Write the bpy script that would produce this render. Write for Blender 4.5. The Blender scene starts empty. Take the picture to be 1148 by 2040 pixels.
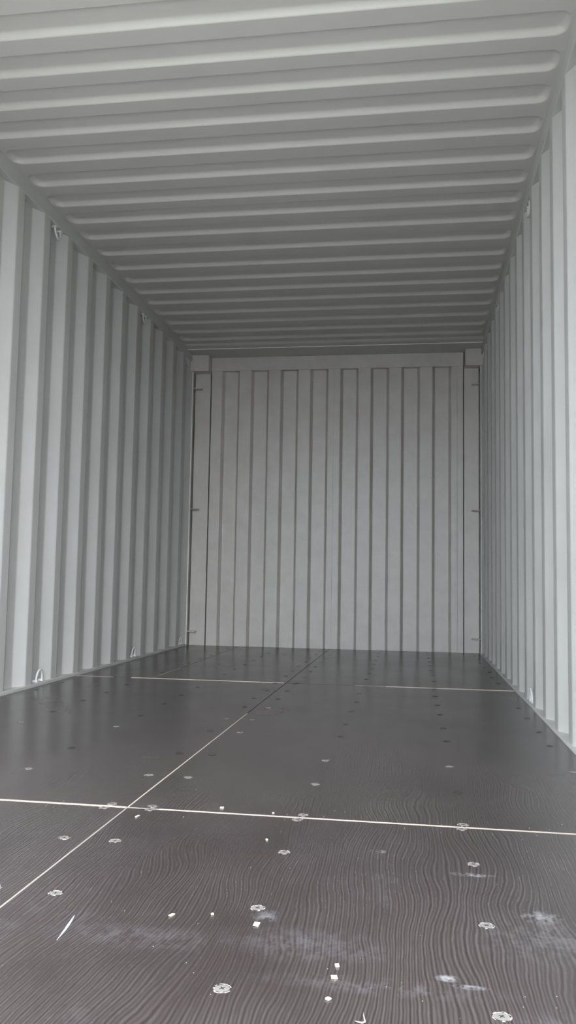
import bpy, bmesh, math, random
from mathutils import Vector, Matrix

# ------------------------------------------------------------------ camera
C = bpy.context.scene.collection
SC = bpy.context.scene
W, H = 1148, 2040
CAM = Vector((0.6589, 0.0, 0.5359))
YAW, PITCH, ROLL, FPX = 0.1507, 0.0830, 0.0170, 1653.67
f_ = Vector((-math.sin(YAW)*math.cos(PITCH), math.cos(YAW)*math.cos(PITCH), math.sin(PITCH)))
r0 = Vector((math.cos(YAW), math.sin(YAW), 0)); u0 = r0.cross(f_)
r_ = math.cos(ROLL)*r0 + math.sin(ROLL)*u0
u_ = -math.sin(ROLL)*r0 + math.cos(ROLL)*u0
cam = bpy.data.cameras.new('camera'); co = bpy.data.objects.new('camera', cam); C.objects.link(co)
co.matrix_world = Matrix(((r_.x, u_.x, -f_.x, CAM.x), (r_.y, u_.y, -f_.y, CAM.y), (r_.z, u_.z, -f_.z, CAM.z), (0, 0, 0, 1)))
cam.sensor_fit = 'VERTICAL'; cam.sensor_height = 36.0; cam.sensor_width = 36.0*W/H
cam.lens = FPX/H*36.0; cam.clip_start = 0.02; cam.clip_end = 500
SC.camera = co

# ------------------------------------------------------------------ sky, exposure
world = bpy.data.worlds.new('overcast_sky'); SC.world = world; world.use_nodes = True
bg = world.node_tree.nodes['Background']
bg.inputs[0].default_value = (0.91, 0.97, 1.03, 1)
_nt = world.node_tree                                   # standard overcast sky: zenith three times as bright as the horizon
_tc = _nt.nodes.new('ShaderNodeTexCoord'); _sx = _nt.nodes.new('ShaderNodeSeparateXYZ'); _nt.links.new(_tc.outputs['Generated'], _sx.inputs[0])
_m = _nt.nodes.new('ShaderNodeMath'); _m.operation = 'MAXIMUM'; _m.inputs[1].default_value = 0.0; _nt.links.new(_sx.outputs[2], _m.inputs[0])
_a = _nt.nodes.new('ShaderNodeMath'); _a.operation = 'MULTIPLY_ADD'; _a.inputs[1].default_value = 0.0; _a.inputs[2].default_value = 1.0
_nt.links.new(_m.outputs[0], _a.inputs[0]); _nt.links.new(_a.outputs[0], bg.inputs[1])
# veiled sun behind the photographer, to the right: a wide soft glow through the cloud
SUN_E, SUN_AZ, SUN_EL, SUN_ANG = 0.30, 35.0, 18.0, 56.0
sun = bpy.data.lights.new('veiled_sun', 'SUN'); sun.energy = SUN_E; sun.angle = math.radians(SUN_ANG); sun.color = (1.0, 0.98, 0.95)
so = bpy.data.objects.new('veiled_sun', sun); C.objects.link(so); so.location = (6, -8, 8)
_d = Vector((math.sin(math.radians(SUN_AZ))*math.cos(math.radians(SUN_EL)), -math.cos(math.radians(SUN_AZ))*math.cos(math.radians(SUN_EL)), math.sin(math.radians(SUN_EL))))
so.rotation_euler = _d.to_track_quat('Z', 'Y').to_euler()
SC.view_settings.view_transform = 'Standard'; SC.view_settings.look = 'None'
SC.view_settings.gamma = 1.0; SC.view_settings.use_curve_mapping = False
SC.view_settings.exposure = 3.2

# ------------------------------------------------------------------ materials
def node(nt, t, **kw):
    n = nt.nodes.new(t)
    for k, v in kw.items():
        if k.startswith('i_'):
            key = k[2:]; key = int(key) if key.isdigit() else key
            n.inputs[key].default_value = v
        else: setattr(n, k, v)
    return n
def mat(name, col, rough=0.5, metal=0.0, spec=0.5):
    m = bpy.data.materials.new(name); m.use_nodes = True
    b = m.node_tree.nodes['Principled BSDF']
    b.inputs['Base Color'].default_value = (*col, 1); b.inputs['Roughness'].default_value = rough
    b.inputs['Metallic'].default_value = metal; b.inputs['Specular IOR Level'].default_value = spec
    return m
def math_(nt, op, a, b=None, c=None, clamp=False):
    n = nt.nodes.new('ShaderNodeMath'); n.operation = op; n.use_clamp = clamp
    for i, v in enumerate((a, b, c)):
        if v is None: continue
        if isinstance(v, (int, float)): n.inputs[i].default_value = v
        else: nt.links.new(v, n.inputs[i])
    return n.outputs[0]
def paint(name, col, rough=0.42, blotch=0.05, bump=0.06, scale=1.0):
    """sprayed light grey container paint: faint blotches, orange peel"""
    m = mat(name, col, rough); nt = m.node_tree; b = nt.nodes['Principled BSDF']; L = nt.links.new
    geo = node(nt, 'ShaderNodeNewGeometry')
    n1 = node(nt, 'ShaderNodeTexNoise', i_Scale=3.0*scale, i_Detail=5.0, i_Roughness=0.62); L(geo.outputs['Position'], n1.inputs['Vector'])
    r = node(nt, 'ShaderNodeValToRGB')
    r.color_ramp.elements[0].position = 0.32; r.color_ramp.elements[1].position = 0.68
    r.color_ramp.elements[0].color = (*[c*(1-blotch) for c in col], 1)
    r.color_ramp.elements[1].color = (*[min(1, c*(1+blotch)) for c in col], 1)
    L(n1.outputs['Fac'], r.inputs[0]); L(r.outputs[0], b.inputs['Base Color'])
    L(math_(nt, 'MULTIPLY_ADD', n1.outputs['Fac'], 0.25, rough-0.125), b.inputs['Roughness'])
    n2 = node(nt, 'ShaderNodeTexNoise', i_Scale=140.0, i_Detail=2.0); L(geo.outputs['Position'], n2.inputs['Vector'])
    bp = node(nt, 'ShaderNodeBump', i_Strength=bump, i_Distance=0.002); L(n2.outputs['Fac'], bp.inputs['Height'])
    L(bp.outputs[0], b.inputs['Normal'])
    return m
GREY = (0.505, 0.505, 0.492)
M_wall = paint('light_grey_paint', GREY)
M_back = paint('light_grey_paint_blotchy', (0.515, 0.490, 0.468), 0.40, 0.07, 0.08, 2.2)
M_roof = paint('light_grey_roof_paint', (0.510, 0.500, 0.475), 0.46, 0.02)
M_ring = paint('white_grey_paint', (0.66, 0.67, 0.66), 0.35, 0.05)
M_edge = mat('raw_plywood_edge', (0.50, 0.42, 0.36), 0.8)
M_edge2 = mat('dull_plywood_edge', (0.30, 0.27, 0.245), 0.8)
M_gap = mat('dark_joint', (0.030, 0.028, 0.028), 0.8)
M_steel = mat('zinc_screw_steel', (0.50, 0.48, 0.46), 0.42, 0.7)
M_dull = mat('dull_screw_steel', (0.050, 0.045, 0.045), 0.28)
M_rim = mat('splintered_ply_rim', (0.30, 0.265, 0.24), 0.8)
M_rimd = mat('dark_screw_rim', (0.036, 0.030, 0.030), 0.25)
M_chip = mat('fresh_wood_chip', (0.62, 0.53, 0.37), 0.8)
M_chipw = mat('bleached_wood_chip', (0.66, 0.62, 0.53), 0.8)
M_scuff = mat('pale_scuff', (0.40, 0.41, 0.44), 0.4)
M_ground = paint('yard_asphalt', (0.06, 0.06, 0.057), 0.9, 0.15, 0.2)
M_bounce = paint('pale_bounce_slab', (0.55, 0.535, 0.505), 0.85, 0.10, 0.2)

def ply_material():
    """dark brown film faced plywood with pale wood-grain relief, running along the container"""
    m = mat('dark_film_faced_plywood', (0.05, 0.04, 0.04), 0.33, 0.0, 0.43); nt = m.node_tree; b = nt.nodes['Principled BSDF']; L = nt.links.new
    geo = node(nt, 'ShaderNodeNewGeometry'); oi = node(nt, 'ShaderNodeObjectInfo')
    sep = node(nt, 'ShaderNodeSeparateXYZ'); L(geo.outputs['Position'], sep.inputs[0])
    seed = math_(nt, 'MULTIPLY', oi.outputs['Random'], 37.0)
    def vec(x, y, z):
        c = node(nt, 'ShaderNodeCombineXYZ')
        for i, v in enumerate((x, y, z)):
            if isinstance(v, (int, float)): c.inputs[i].default_value = v
            else: L(v, c.inputs[i])
        return c.outputs[0]
    X, Y = sep.outputs[0], sep.outputs[1]
    def noise(sx, sy, detail=2.0, rough=0.5, dz=0.0):
        n = node(nt, 'ShaderNodeTexNoise', i_Scale=1.0, i_Detail=detail, i_Roughness=rough)
        L(vec(math_(nt, 'MULTIPLY', X, sx), math_(nt, 'MULTIPLY', Y, sy), math_(nt, 'ADD', seed, dz)), n.inputs['Vector'])
        return n.outputs['Fac']
    big = noise(5.0, 2.2, 1.0); mid = noise(17.0, 9.0, 2.0, 0.5, 5.0)
    xd = math_(nt, 'ADD', X, math_(nt, 'MULTIPLY', big, 0.115))
    xd = math_(nt, 'ADD', xd, math_(nt, 'MULTIPLY', mid, 0.011))
    w = math_(nt, 'SINE', math_(nt, 'MULTIPLY', xd, 2*math.pi/0.0056))
    w2 = math_(nt, 'SINE', math_(nt, 'MULTIPLY', xd, 2*math.pi/0.0093))
    g = math_(nt, 'MULTIPLY_ADD', w, 0.32, 0.5); g = math_(nt, 'MULTIPLY_ADD', w2, 0.18, g, True)
    fine = noise(520.0, 26.0, 2.0, 0.6, 11.0)
    g = math_(nt, 'MULTIPLY', g, math_(nt, 'MULTIPLY_ADD', fine, 1.1, 0.38), clamp=True)
    worn = noise(3.1, 1.9, 4.0, 0.6, 21.0)
    amt = math_(nt, 'MULTIPLY_ADD', worn, 1.9, -0.42, True)
    g = math_(nt, 'MULTIPLY', g, math_(nt, 'MULTIPLY_ADD', amt, 0.85, 0.15))
    mix = node(nt, 'ShaderNodeMix', data_type='RGBA')
    mix.inputs[6].default_value = (0.032, 0.0245, 0.0245, 1); mix.inputs[7].default_value = (0.112, 0.098, 0.096, 1)
    L(g, mix.inputs[0])
    # chalky scuffs and paint smears, each at its own place on the boards
    nz = noise(46.0, 30.0, 4.0, 0.7, 31.0); tot = None
    for (px, py, rx, ry, s) in SMEARS:
        dx = math_(nt, 'DIVIDE', math_(nt, 'SUBTRACT', X, px), rx); dy = math_(nt, 'DIVIDE', math_(nt, 'SUBTRACT', Y, py), ry)
        d = math_(nt, 'SQRT', math_(nt, 'ADD', math_(nt, 'MULTIPLY', dx, dx), math_(nt, 'MULTIPLY', dy, dy)))
        k = math_(nt, 'MULTIPLY', math_(nt, 'SUBTRACT', 1.0, d, clamp=True), s)
        tot = k if tot is None else math_(nt, 'MAXIMUM', tot, k)
    k = math_(nt, 'MULTIPLY', tot, math_(nt, 'MULTIPLY_ADD', nz, 5.0, -2.1, True), clamp=True)
    dust = noise(7.0, 5.0, 6.0, 0.7, 41.0)
    k = math_(nt, 'MAXIMUM', k, math_(nt, 'MULTIPLY_ADD', dust, 0.45, -0.27, True))
    mix2 = node(nt, 'ShaderNodeMix', data_type='RGBA'); L(k, mix2.inputs[0]); L(mix.outputs[2], mix2.inputs[6])
    mix2.inputs[7].default_value = (0.40, 0.40, 0.42, 1)
    L(mix2.outputs[2], b.inputs['Base Color'])
    L(math_(nt, 'MULTIPLY_ADD', worn, 0.14, 0.18), b.inputs['Roughness'])
    bp = node(nt, 'ShaderNodeBump', i_Strength=0.12, i_Distance=0.0005); L(g, bp.inputs['Height']); L(bp.outputs[0], b.inputs['Normal'])
    return m
SMEARS = [(0.862, 1.44, 0.045, 0.035, 0.7), (0.708, 1.20, 0.02, 0.012, 1.0), (0.735, 1.18, 0.03, 0.008, 0.9), (0.77, 1.62, 0.05, 0.012, 0.9),
          (0.43, 1.36, 0.03, 0.03, 0.35), (0.51, 1.27, 0.16, 0.07, 0.12), (0.62, 1.16, 0.20, 0.03, 0.14), (0.86, 1.36, 0.14, 0.12, 0.14), (0.59, 1.72, 0.02, 0.015, 0.9),
          (0.25, 1.25, 0.18, 0.05, 0.10), (0.86, 1.08, 0.12, 0.06, 0.14)]
M_ply = ply_material()

# ------------------------------------------------------------------ helpers
def link(name, bm, mats, parent=None, loc=None, smooth=False):
    me = bpy.data.meshes.new(name)
    bmesh.ops.recalc_face_normals(bm, faces=bm.faces); 
    if loc is not None: bmesh.ops.translate(bm, vec=-Vector(loc), verts=bm.verts)
    bm.to_mesh(me); bm.free()
    for m in (mats if isinstance(mats, (list, tuple)) else [mats]): me.materials.append(m)
    if smooth:
        for p in me.polygons: p.use_smooth = True
    o = bpy.data.objects.new(name, me); C.objects.link(o)
    if loc is not None: o.location = loc
    if parent is not None:
        o.parent = parent
        o.location = Vector(loc if loc is not None else (0, 0, 0)) - Vector(parent.location) if loc is not None else Vector((0, 0, 0)) - Vector(parent.location)
    return o
def struct(o): o['kind'] = 'structure'; return o
def root(name, loc=(0, 0, 0)):
    o = bpy.data.objects.new(name, None); o.empty_display_size = 0.1; o.location = loc; C.objects.link(o); return o
def thing(name, label, cat, loc, group=None):
    o = root(name, loc); o['label'] = label; o['category'] = cat
    if group: o['group'] = group
    return o
def tag(o, label, cat, group=None):
    o['label'] = label; o['category'] = cat
    if group: o['group'] = group
    return o
def box(bm, x0, x1, y0, y1, z0, z1, mi=0, bev=0.0):
    r = bmesh.ops.create_cube(bm, size=1.0); vs = r['verts']
    for v in vs: v.co = Vector((x0+(v.co.x+.5)*(x1-x0), y0+(v.co.y+.5)*(y1-y0), z0+(v.co.z+.5)*(z1-z0)))
    fs = {f for v in vs for f in v.link_faces}
    for f in fs: f.material_index = mi
    if bev:
        es = list({e for v in vs for e in v.link_edges})
        bmesh.ops.bevel(bm, geom=es, offset=bev, segments=2, affect='EDGES', profile=0.5)
def tube(bm, pts, rad, seg=10, mi=0):
    pts = [Vector(p) for p in pts]; rings = []; prev = None
    for i, p in enumerate(pts):
        t = (pts[min(i+1, len(pts)-1)] - pts[max(i-1, 0)]).normalized()
        a = Vector((0, 0, 1)) if prev is None else prev
        if prev is None and abs(t.z) > 0.9: a = Vector((1, 0, 0))
        n = (a - t*a.dot(t)).normalized(); bn = t.cross(n); prev = n
        rr = rad[i] if isinstance(rad, (list, tuple)) else rad
        rings.append([bm.verts.new(p + rr*(math.cos(2*math.pi*k/seg)*n + math.sin(2*math.pi*k/seg)*bn)) for k in range(seg)])
    for a, b in zip(rings, rings[1:]):
        for k in range(seg):
            f = bm.faces.new((a[k], a[(k+1) % seg], b[(k+1) % seg], b[k])); f.material_index = mi; f.smooth = True
    for rg, rev in ((rings[0], True), (rings[-1], False)):
        f = bm.faces.new(rg[::-1] if rev else rg); f.material_index = mi
def fillet(pts, r=0.010, seg=3):
    out = [pts[0]]
    for a, b, c in zip(pts, pts[1:], pts[2:]):
        a, b, c = Vector(a), Vector(b), Vector(c)
        d1, d2 = (a-b).normalized(), (c-b).normalized(); k = min(r, (a-b).length*.45, (c-b).length*.45)
        p, q = b+d1*k, b+d2*k
        for i in range(seg+1):
            t = i/seg; out.append(tuple((1-t)**2*p + 2*t*(1-t)*b + t*t*q))
    out.append(pts[-1]); return out
def sheet(bm, prof, back, z0, z1):
    """vertical folded sheet: prof = plan polyline, back = offset vector of its rear face"""
    n = len(prof); V = []
    for off in ((0, 0), back):
        for z in (z0, z1): V.append([bm.verts.new((p[0]+off[0], p[1]+off[1], z)) for p in prof])
    fb, ft, bb, bt = V
    for i in range(n-1):
        bm.faces.new((fb[i], fb[i+1], ft[i+1], ft[i])); bm.faces.new((bb[i+1], bb[i], bt[i], bt[i+1]))
        bm.faces.new((ft[i], ft[i+1], bt[i+1], bt[i])); bm.faces.new((fb[i+1], fb[i], bb[i], bb[i+1]))
    for i in (0, n-1): bm.faces.new((fb[i], ft[i], bt[i], bb[i]))

# ------------------------------------------------------------------ setting: side walls
XL, XR, D = -1.170, 1.185, 6.69          # inner flats of the side walls, face of the rear end
HR, HC = 2.3487, 2.424                   # underside of the top rails, flats of the roof
PITCH_W, DEP = 0.2825, 0.036
def side_wall(name, x, sgn, first, y_end):
    w = struct(root(name, (x, 3.7, 0)))
    # one folded period: inner flat .070, slope out .068, outer flat .0765, slope in .068 ; 'first' = start of an inner flat
    k0 = math.ceil((0.80-first)/PITCH_W); ks = list(range(k0, 100)); per = []
    xo = x + sgn*DEP
    for k in ks:
        y = first + k*PITCH_W
        if y > y_end+0.001: break
        per.append(y)
    group = 4; i = 0; starts = [0.80]
    cuts = [p+0.035 for p in per[3::group] if p+0.035 < y_end-0.15]
    edges = [0.80] + cuts + [y_end]
    for a, b in zip(edges, edges[1:]):
        pts = [(x, a)] if a > 0.81 else [(xo, a)]
        for y in per + []:
            for q in ((xo, y-0.068), (x, y), (x, y+0.070), (xo, y+0.138)):
                if a+0.002 < q[1] < b-0.002: pts.append(q)
        pts.append((x, b))
        bm = bmesh.new(); sheet(bm, fillet(pts, 0.007), (sgn*0.003, 0), -0.02, HR+0.004)
        link('wall_panel', bm, M_wall, w, (x, (a+b)/2, 1.1))
    return w
side_wall('wall_left', XL, -1, 3.784-10*PITCH_W, 6.612)
side_wall('wall_right', XR, 1, 2.925-7*PITCH_W, 6.612)

# rear end wall: eight vertical recesses between flush flats
wb = struct(root('wall_back', (0, D, 0)))
cent = [-0.8605+0.2486*i for i in range(8)]; hw, sl, dd = 0.0735, 0.018, 0.0456
def end_sheet(x0, x1):
    pts = [(x0, D)]
    for c in cent:
        if x0 < c < x1: pts += [(c-hw, D), (c-hw+sl, D+dd), (c+hw-sl, D+dd), (c+hw, D)]
    pts.append((x1, D)); bm = bmesh.new(); sheet(bm, fillet(pts, 0.006), (0, 0.004), -0.02, 2.30)
    link('wall_panel', bm, M_back, wb, ((x0+x1)/2, D, 1.1))
end_sheet(-1.022, 0.0075); end_sheet(0.0085, 1.0005); end_sheet(1.0025, 1.047)
bm = bmesh.new(); box(bm, -1.026, 1.050, D-0.004, D+0.06, 2.284, 2.397, bev=0.003); link('header_rail', bm, M_back, wb, (0, D+.03, 2.33))

# rear corner posts with their castings
for sgn, n, xa, xb in ((-1, 1, -1.164, -1.032), (1, 2, 1.054, 1.172)):
    t = struct(root('trim_%d' % n, (sgn*1.1, D, 0)))
    bm = bmesh.new(); box(bm, xa, xb, D-0.001, D+0.08, -0.02, 2.29, bev=0.004); link('corner_post', bm, M_back, t, ((xa+xb)/2, D, 1.1))
    xw = XL if sgn < 0 else XR
    bm = bmesh.new(); xf = xw-sgn*0.004
    box(bm, min(xf-.004, xf+.004), max(xf-.004, xf+.004), 6.606, 6.622, -0.02, 2.345, bev=0.002)
    link('weld_edge', bm, M_ring, t, (xf, 6.61, 1.1))
    bm = bmesh.new(); box(bm, *sorted((xw+sgn*0.002, xw+sgn*0.03)), 6.618, D+0.07, -0.02, 2.345); link('post_return', bm, M_back, t, (xw+sgn*.02, 6.65, 1.1))
    bm = bmesh.new(); x0, x1 = (-1.20, -1.026) if sgn < 0 else (1.060, 1.215)
    box(bm, x0, x1, 6.585, D+0.08, 2.262, 2.397, bev=0.004); link('corner_casting', bm, M_back, t, ((x0+x1)/2, 6.64, 2.32))

# added unseen backing boxes that block light leaking past the roof and rear corners
bm = bmesh.new(); box(bm, -1.26, 1.27, D+0.085, D+0.11, -0.15, 2.47); link('leak_blocker', bm, M_wall, wb, (0, D+.1, 1.2))
bm = bmesh.new(); box(bm, -1.26, 1.27, 0.66, D+0.11, 2.452, 2.47); link('leak_blocker', bm, M_wall, wb, (0, 3.7, 2.46))
for s_ in (-1, 1):
    bm = bmesh.new(); box(bm, *sorted((s_*1.235 if s_ < 0 else 1.255, s_*1.265)), 6.5, D+0.11, -0.15, 2.47); link('leak_blocker', bm, M_wall, wb, (s_*1.25, 6.6, 1.2))

# top rails (square tube) and bottom rails with their ledge
bm = bmesh.new(); box(bm, -1.235, -1.168, 0.78, 6.60, HR, HC+0.005, bev=0.004); struct(link('trim_3', bm, M_wall, None, (-1.2, 3.7, 2.38)))
bm = bmesh.new(); box(bm, 1.183, 1.25, 0.78, 6.60, HR, HC+0.005, bev=0.004); struct(link('trim_4', bm, M_wall, None, (1.215, 3.7, 2.38)))
bm = bmesh.new(); box(bm, -1.23, -1.1655, 0.80, 6.62, -0.15, 0.016, bev=0.004); struct(link('baseboard_left', bm, M_wall, None, (-1.2, 3.7, 0)))
bm = bmesh.new(); box(bm, 1.172, 1.245, 0.80, 6.62, -0.15, 0.006, bev=0.004); struct(link('baseboard_right', bm, M_wall, None, (1.2, 3.7, 0)))

# ------------------------------------------------------------------ roof: pressed sheets, each with its row of troughs
ribs = [0.930, 1.105, 1.325, 1.54, 1.75, 1.965, 2.175, 2.385, 2.596, 2.806, 3.010, 3.216, 3.433, 3.655, 3.874, 4.077, 4.286, 4.518, 4.744, 4.965, 5.172, 5.384, 5.609, 5.834, 6.055, 6.257]
cl = struct(root('ceiling', (0, 3.7, HC)))
def sstep(a, b, t):
    t = max(0.0, min(1.0, (t-a)/(b-a))); return t*t*(3-2*t)
TR, DEPTH_R, RUN = 0.048, 0.019, 0.026
XC0, XC1 = -1.160, 1.172
def trough(x, y, yc):
    # rounded rectangle, rim to rim from yc-0.117 to yc+0.010
    hx, hy = (XC1-XC0)/2, 0.0635
    qx, qy = abs(x-(XC0+XC1)/2)-(hx-TR), abs(y-(yc-0.0535))-(hy-TR)
    d = math.hypot(max(qx, 0), max(qy, 0)) + min(max(qx, qy), 0) - TR
    t = max(0.0, min(1.0, -d/RUN)); return DEPTH_R*(1-(1-t)**2)
def roof_sheet(y0, y1, rb):
    ys = {round(y0, 4), round(y1, 4)}
    for c in rb:
        for k in range(0, 9): ys.add(round(c+0.010-0.028*k/8, 4)); ys.add(round(c-0.117+0.028*k/8, 4))
        for e in (0.0115, 0.016): ys.add(round(c+e, 4)); ys.add(round(c-0.107-e, 4))
        for k in (1, 2, 3): ys.add(round(c-0.089+0.071*k/4, 4))
    ys = sorted(v for v in ys if y0-1e-4 <= v <= y1+1e-4)
    xe = [0.0, 0.004, 0.008, 0.012, 0.016, 0.020, 0.025, 0.030, 0.036, 0.042, 0.048, 0.056]
    xs = [-1.20, XC0-0.006, XC0-0.0015] + [XC0+e for e in xe] + [-1.0+2.0*k/6 for k in range(7)] + [XC1-e for e in xe[::-1]] + [XC1+0.0015, XC1+0.006, 1.215]
    bm = bmesh.new(); g = []
    for y in ys:
        g.append([bm.verts.new((x, y, HC + sum(trough(x, y, c) for c in rb if abs(y-c+.05) < .09))) for x in xs])
    for a, b in zip(g, g[1:]):
        for i in range(len(xs)-1):
            f = bm.faces.new((a[i], b[i], b[i+1], a[i+1])); f.smooth = True
    me = link('roof_panel', bm, M_roof, cl, (0, (y0+y1)/2, HC))
    sm = me.modifiers.new('thickness', 'SOLIDIFY'); sm.thickness = 0.002; sm.offset = 1; sm.use_rim = False
    return me
cuts = [0.80, 1.162, 2.228, 3.272, 4.349, 5.443, 6.342]
for a, b in zip(cuts, cuts[1:]):
    roof_sheet(a+0.0002, b-0.0002, [c for c in ribs if a < c-0.05 < b])
# the closing plate in front of the rear header: slopes down, ends in a lip
bm = bmesh.new()
pr = [(6.334, HC-0.0008), (6.343, HC-0.001), (6.349, HC-0.004), (6.366, 2.412), (6.375, 2.409), (6.425, 2.4035), (6.425, 2.3975), (D+0.02, 2.3965), (D+0.02, 2.42), (6.43, 2.42), (6.36, HC-0.0006)]
a = [bm.verts.new((-1.20, y, z)) for y, z in pr]; b = [bm.verts.new((1.215, y, z)) for y, z in pr]
for i in range(len(pr)): j = (i+1) % len(pr); bm.faces.new((a[i], a[j], b[j], b[i]))
bm.faces.new(a); bm.faces.new(b[::-1])
link('header_plate', bm, M_roof, cl, (0, 6.5, 2.39))
bm = bmesh.new(); box(bm, -1.167, 1.183, 6.420, 6.427, 2.3945, 2.4020, bev=0.0012); link('plate_lip', bm, M_ring, cl, (0, 6.4, 2.384))  # pale paint puts the lit front edge into the lip's colour

# ------------------------------------------------------------------ floor: plywood boards, joints and screws
fl = struct(root('floor', (0, 3.7, 0)))
boards = [(-1.168, -0.0045, 0.79, 1.9185), (-0.0005, 1.171, 0.79, 1.9195), (-1.168, -0.0045, 1.9285, 4.379), (-0.0005, 1.171, 1.9265, 4.379),
          (-1.168, -0.7375, 4.386, D), (-0.7335, -0.0045, 4.386, D), (-0.0005, 1.171, 4.386, D)]
bobs = []
for (x0, x1, y0, y1) in boards:
    bm = bmesh.new(); box(bm, x0, x1, y0, y1, -0.028, 0.0, bev=0.0006)
    bobs.append(link('floor_board', bm, M_ply, fl, ((x0+x1)/2, (y0+y1)/2, 0)))
def strip(x0, x1, y0, y1, m, z=-0.0004, label=None):
    bm = bmesh.new(); box(bm, x0, x1, y0, y1, -0.026, z); o = link('joint_strip', bm, m, fl, ((x0+x1)/2, (y0+y1)/2, 0))
    if label: o['label'] = label
    return o
strip(-1.168, -0.006, 1.919, 1.928, M_edge, 0.0008, label='pale raw plywood edge in the floor joint')
strip(-0.006, 0.075, 1.920, 1.926, M_edge2, 0.0004)
strip(0.075, 1.171, 1.920, 1.926, M_edge, 0.0007, label='pale raw plywood edge in the floor joint')
strip(-0.0043, -0.0007, 0.79, 1.918, M_edge2, 0.0002); strip(-0.0043, -0.0007, 1.93, 3.35, M_edge, 0.0003, 'thin pale edge along the middle joint'); strip(-0.0043, -0.0007, 3.35, D, M_gap, -0.0012)
strip(-0.85, -0.012, 4.3795, 4.3855, M_edge, 0.0022); strip(-1.168, -0.95, 4.3795, 4.3855, M_edge2, 0.002); strip(-0.95, -0.85, 4.3795, 4.3855, M_gap, -0.006)
strip(-0.012, 0.36, 4.3795, 4.3855, M_gap, -0.001); strip(0.36, 0.52, 4.3795, 4.3855, M_edge2, 0.002); strip(0.52, 1.171, 4.3795, 4.3855, M_edge, 0.0024)
strip(-0.7373, -0.7337, 4.386, 4.52, M_edge2, 0.0006); strip(-0.7373, -0.7337, 4.52, 4.95, M_edge, 0.0016); strip(-0.7373, -0.7337, 4.95, D, M_gap, -0.0012)
bm = bmesh.new(); box(bm, -1.168, 1.171, 0.80, D+0.05, -0.06, -0.029); link('under_frame', bm, M_gap, fl, (0, 3.7, -.04))
bm = bmesh.new(); box(bm, -1.17, 1.18, 0.70, 0.787, -0.15, 0.0, bev=0.004); link('door_sill', bm, M_wall, fl, (0, 0.74, -.05))

def screw_mesh(name, m_rim, m_head, rag, seed, dark=0.0):
    rnd = random.Random(seed); bm = bmesh.new(); n = 20
    prof = [(0.0128, 0.0001, 0), (0.0120, 0.0007, 0), (0.0106, 0.0006, 0), (0.0100, 0.0001, 0), (0.0092, 0.00035, 1), (0.0060, 0.0006, 1)]
    rg = []
    for j, (r, z, mi) in enumerate(prof):
        rg.append([bm.verts.new(((r*(1+rag*rnd.uniform(-1, 1) if j < 3 else r))*math.cos(2*math.pi*k/n), (r*(1+rag*rnd.uniform(-1, 1) if j < 3 else r))*math.sin(2*math.pi*k/n), z)) if False else
                   bm.verts.new(((r*(1+(rag*rnd.uniform(-1, 1) if j < 3 else 0)))*math.cos(2*math.pi*k/n), (r*(1+(rag*rnd.uniform(-1, 1) if j < 3 else 0)))*math.sin(2*math.pi*k/n), z)) for k in range(n)])
    for j in range(len(prof)-1):
        for k in range(n):
            f = bm.faces.new((rg[j][k], rg[j][(k+1) % n], rg[j+1][(k+1) % n], rg[j+1][k])); f.material_index = (3 if j < 3 and rnd.random() < dark else prof[j+1][2]); f.smooth = True
    f = bm.faces.new(rg[-1]); f.material_index = 1
    for a in (0.4, 0.4+math.pi/2):            # cross recess
        c, s = math.cos(a), math.sin(a); q = [(-.0042, -.0009), (.0042, -.0009), (.0042, .0009), (-.0042, .0009)]
        f = bm.faces.new([bm.verts.new((x*c-y*s, x*s+y*c, 0.00075)) for x, y in q]); f.material_index = 2
    bmesh.ops.recalc_face_normals(bm, faces=bm.faces)
    me = bpy.data.meshes.new(name); bm.to_mesh(me); bm.free()
    for m in (m_rim, m_head, M_gap, M_rimd): me.materials.append(m)
    return me
SCREWS = [screw_mesh('screw_pale', M_rim, M_steel, 0.03, 1, 0.30), screw_mesh('screw_ragged', M_rim, M_steel, 0.09, 2, 0.45), screw_mesh('screw_dark', M_rimd, M_dull, 0.05, 3)]
rnd = random.Random(11)
rows = [1.115, 1.388, 1.680, 1.912, 1.942, 2.243, 2.543, 2.935, 3.195, 3.515, 3.790, 4.080, 4.362, 4.402, 4.69, 4.98, 5.27, 5.56, 5.85, 6.14, 6.43, 6.64]
cols = [-1.115, -0.770, -0.405, -0.053, 0.054, 0.407, 0.770, 1.118]
known_dark = {(-0.053, 1.115), (0.054, 1.115)}
for y in rows:
    for x in cols:
        if (x, y) in known_dark: continue
        i = next((i for i, b in enumerate(boards) if b[0] < x < b[1] and b[2] < y < b[3]), None)
        if i is None: continue
        pale = 1.0 if y < 2.0 else (0.85 if y < 2.7 and x > -0.2 else (0.3 if y < 3.6 else 0.05))
        k = (0 if rnd.random() < 0.6 else 1) if rnd.random() < pale else 2
        o = bpy.data.objects.new('floor_screw', SCREWS[k]); C.objects.link(o); o.parent = bobs[i]
        bx, by = (boards[i][0]+boards[i][1])/2, (boards[i][2]+boards[i][3])/2
        o.location = (x+rnd.uniform(-.006, .006)-bx, y+rnd.uniform(-.005, .005)-by, 0.0)
        o.rotation_euler.z = rnd.uniform(0, 3)

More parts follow.
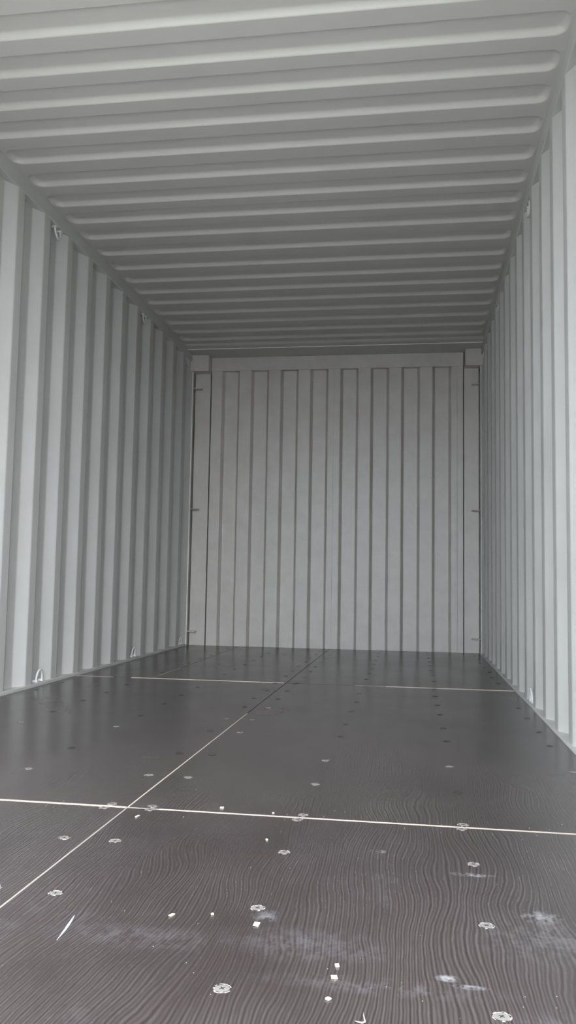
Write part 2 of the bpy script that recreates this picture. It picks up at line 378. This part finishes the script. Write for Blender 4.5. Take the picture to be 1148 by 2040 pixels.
# ------------------------------------------------------------------ door end (behind the lens) and the yard outside
for n, xa, xb in ((5, -1.25, -1.168), (6, 1.183, 1.26)):
    bm = bmesh.new(); box(bm, xa, xb, 0.66, 0.80, -0.15, 2.45, bev=0.004); struct(link('trim_%d' % n, bm, M_wall, None, ((xa+xb)/2, 0.73, 1.1)))
bm = bmesh.new(); box(bm, -1.25, 1.26, 0.66, 0.79, 2.33, 2.45, bev=0.004); struct(link('trim_7', bm, M_wall, None, (0, 0.73, 2.4)))
bm = bmesh.new(); bmesh.ops.create_grid(bm, x_segments=1, y_segments=1, size=80); bmesh.ops.translate(bm, vec=(0, 0, -0.26), verts=bm.verts)
struct(link('ground', bm, M_ground, None, (0, 0, -0.26)))
bm = bmesh.new(); box(bm, -6, 6, -5.0, 8.0, -0.256, -0.152); struct(link('ground', bm, M_bounce, None, (0, 1.5, -0.2)))  # unseen pale slab added to bounce light onto the near ceiling

# ------------------------------------------------------------------ lashing rings and bars
def arch(w, h, n=14, leg=0.0):
    """arch in the local y-z plane, feet at z=0"""
    p = [(0, -w/2, 0)]
    for k in range(n+1):
        a = math.pi*k/n; p.append((0, -w/2*math.cos(a), leg + (h-leg)*math.sin(a)))
    p.append((0, w/2, 0)); return p
def ring_parts(t, up, sgn):
    """sgn: +1 on the left wall (leans towards +x)"""
    lean = 0.10
    bm = bmesh.new(); pts = []
    for x, y, z in arch(0.064, 0.060, 14, 0.012):
        q = z if up else -z
        pts.append((sgn*(0.004+z*math.sin(lean)), y, q*math.cos(lean)))
    tube(bm, pts, 0.0056, 10); o = link('ring', bm, M_ring, t); o.location = (0, 0, 0)
    for s in (-1, 1):
        bm = bmesh.new(); zz = (0.0, 0.012) if up else (-0.012, 0.0)
        box(bm, -0.012, 0.014, s*0.031-0.009, s*0.031+0.009, zz[0], zz[1], bev=0.002); o = link('weld_pad', bm, M_ring, t); o.location = (0, 0, 0)
yl = 3.961; yr = 3.950
for k, w in ((0, 'nearest the open end'), (5, 'at mid depth'), (9, 'in the far rear corner')):
    t = thing('lashing_ring', 'grey lashing ring standing at the foot of the left wall, ' + w, 'lashing ring', (XL-0.020, yl+k*PITCH_W, 0.016), 'lashing rings along the walls'); ring_parts(t, True, 1)
    t = thing('lashing_ring', 'grey lashing ring hanging under the left top rail, ' + w, 'lashing ring', (XL-0.018, yl+k*PITCH_W, HR), 'lashing rings along the walls'); ring_parts(t, False, 1)
    t = thing('lashing_ring', 'grey lashing ring hanging under the right top rail, ' + w, 'lashing ring', (XR+0.018, yr+k*PITCH_W, HR), 'lashing rings along the walls'); ring_parts(t, False, -1)
t = thing('lashing_ring', 'pale lashing ring standing at the foot of the right wall', 'lashing ring', (XR+0.014, yr, 0.006), 'lashing rings along the walls'); ring_parts(t, True, -1)

for sgn, side, xw in ((1, 'left', XL-0.012), (-1, 'right', XR+0.012)):
    for z, w in ((2.125, 'topmost'), (1.115, 'middle'), (0.114, 'lowest')):
        t = thing('lashing_bar', 'short grey loop bar welded across the %s rear corner post, %s of the three' % (side, w), 'lashing bar', (xw, 6.655, z), 'loop bars on the rear corner posts')
        bm = bmesh.new(); L_ = 0.085
        pts = [(0, -0.026, 0), (sgn*L_*.5, -0.026, 0)] + [(sgn*(L_-.026+0.026*math.sin(a)), -0.026*math.cos(a), 0) for a in [math.pi*k/8 for k in range(9)]] + [(sgn*L_*.5, 0.026, 0), (0, 0.026, 0)]
        tube(bm, pts, 0.0048, 8); o = link('loop', bm, M_back, t); o.location = (0, 0, 0)
        bm = bmesh.new(); box(bm, -0.012*sgn if sgn > 0 else -0.006, 0.006 if sgn > 0 else 0.012, -0.032, 0.032, -0.010, 0.010, bev=0.002); o = link('weld_pad', bm, M_back, t); o.location = (0, 0, 0)

# ------------------------------------------------------------------ small litter on the boards
def chip(label, x, y, lx, ly, h, rz, m, seed, taper=0.0):
    lx, ly, h = lx*0.78, ly*0.78, h*0.7; r = random.Random(seed); bm = bmesh.new(); box(bm, -lx/2, lx/2, -ly/2, ly/2, 0, h)
    for v in bm.verts:
        v.co.x += r.uniform(-.10, .10)*lx; v.co.y += r.uniform(-.10, .10)*ly
        if taper and v.co.y > 0: v.co.x *= (1-taper)
        if v.co.z > 0: v.co.z *= r.uniform(0.7, 1.1)
    bmesh.ops.bevel(bm, geom=list(bm.edges), offset=min(lx, ly, h)*0.12, segments=1, affect='EDGES')
    o = link('wood_chip', bm, m); o.location = (x, y, 0.0003); o.rotation_euler.z = rz
    tag(o, label, 'wood chip', 'wood chips on the floor')
chip('oblong yellow wood chip lying alone at left, near the white sliver', 0.279, 1.334, 0.007, 0.014, 0.003, -0.35, M_chip, 1)
chip('square cream wood chip lying just before a screw head', 0.419, 1.325, 0.0105, 0.018, 0.002, 0.0, M_chipw, 2)
chip('tiny yellow crumb of wood between the oblong and the square chip', 0.342, 1.350, 0.005, 0.006, 0.003, 0.5, M_chip, 3)
chip('small round wood crumb, farthest of the row of three', 0.556, 1.208, 0.007, 0.009, 0.004, 0.3, M_chipw, 4)
chip('yellowish wood chip, middle of the row of three crumbs', 0.555, 1.173, 0.011, 0.009, 0.003, 0.2, M_chip, 5)
chip('pale wood crumb near the bottom, nearest of the row of three', 0.553, 1.113, 0.008, 0.008, 0.003, 0.9, M_chipw, 6)
chip('pale wood chip just before the crossing of the floor joints', 0.045, 1.855, 0.006, 0.016, 0.003, -0.2, M_chipw, 7)
chip('small cream chip just behind the pale cross joint, left of the twin screws', 0.216, 1.962, 0.011, 0.010, 0.004, 0.1, M_chipw, 8)
chip('little cream chip on its own in front of the cross joint', 0.361, 1.746, 0.005, 0.008, 0.003, 0.4, M_chipw, 9)
chip('tiny cream chip behind the pale cross joint, right of the twin screws', 0.341, 1.945, 0.006, 0.008, 0.003, 0.2, M_chipw, 10)
# surface mark given a raised mesh: long white sliver
bm = bmesh.new(); n = 10; top = []
pa, pb = Vector((0.129, 1.303, 0)), Vector((0.1385, 1.215, 0)); dv = (pb-pa); nv = Vector((-dv.y, dv.x, 0)).normalized()
L1, R1, L2, R2 = [], [], [], []
for k in range(n+1):
    t = k/n; wd = 0.0019*math.sin(math.pi*min(1, max(0.02, t**0.8))) + 0.0002; p = pa+dv*t + nv*0.0012*math.sin(2.4*t)
    for arr, s, z in ((L1, -1, 0.0003), (R1, 1, 0.0003), (L2, -.6, 0.0016), (R2, .6, 0.0016)): arr.append(bm.verts.new(p+nv*wd*s+Vector((0, 0, z))))
for k in range(n):
    for A, B in ((L1, L2), (L2, R2), (R2, R1), (R1, L1)): bm.faces.new((A[k], A[k+1], B[k+1], B[k]))
bm.faces.new((L1[0], L2[0], R2[0], R1[0])); bm.faces.new((L1[n], R1[n], R2[n], L2[n]))
tag(link('scuff', bm, M_scuff, None, (0.134, 1.26, 0)), 'long tapering white sliver lying on the dark boards at left', 'scuff')
# flat floor mark built in relief: a curled shaving
bm = bmesh.new(); pts = [(0.600, 1.086, .002), (0.6005, 1.077, .003), (0.602, 1.069, .003), (0.603, 1.064, .002), (0.600, 1.061, .0018), (0.596, 1.062, .0018), (0.591, 1.064, .0018)]
tube(bm, pts, [0.0004, 0.0008, 0.0010, 0.0013, 0.0011, 0.0010, 0.0005], 6); tag(link('scuffmark_curl', bm, M_rim, None, (0.6, 1.07, 0)), 'bent pale shaving at the very bottom of the floor', 'scuffmark')
# sawdust specks nobody could count
bm = bmesh.new(); rs = random.Random(5)
def speck(x, y, s):
    a = rs.uniform(0, 6); vs = [bm.verts.new((x+s*math.cos(a+k*2.1)*rs.uniform(.6, 1.2), y+s*math.sin(a+k*2.1)*rs.uniform(.6, 1.6), 0.0004)) for k in range(3)]
    t = bm.verts.new((x, y, 0.0006+s*0.8)); bm.faces.new(vs)
    for i in range(3): bm.faces.new((vs[i], vs[(i+1) % 3], t))
for k in range(80): speck(rs.uniform(0.05, 1.05), 1.08+abs(rs.gauss(0, 0.55)), rs.uniform(.0004, .0011))
for k in range(60): speck(rs.uniform(-0.35, 1.0), 1.924+rs.gauss(0, 0.04), rs.uniform(.0005, .0015))
for k in range(40): speck(rs.uniform(-0.9, 1.1), rs.uniform(1.9, 4.0), rs.uniform(.0006, .0015))
sd = link('sawdust', bm, M_rim, None, (0.5, 1.9, 0)); sd['kind'] = 'stuff'; tag(sd, 'fine pale sawdust specks scattered over the dark floor boards', 'sawdust')
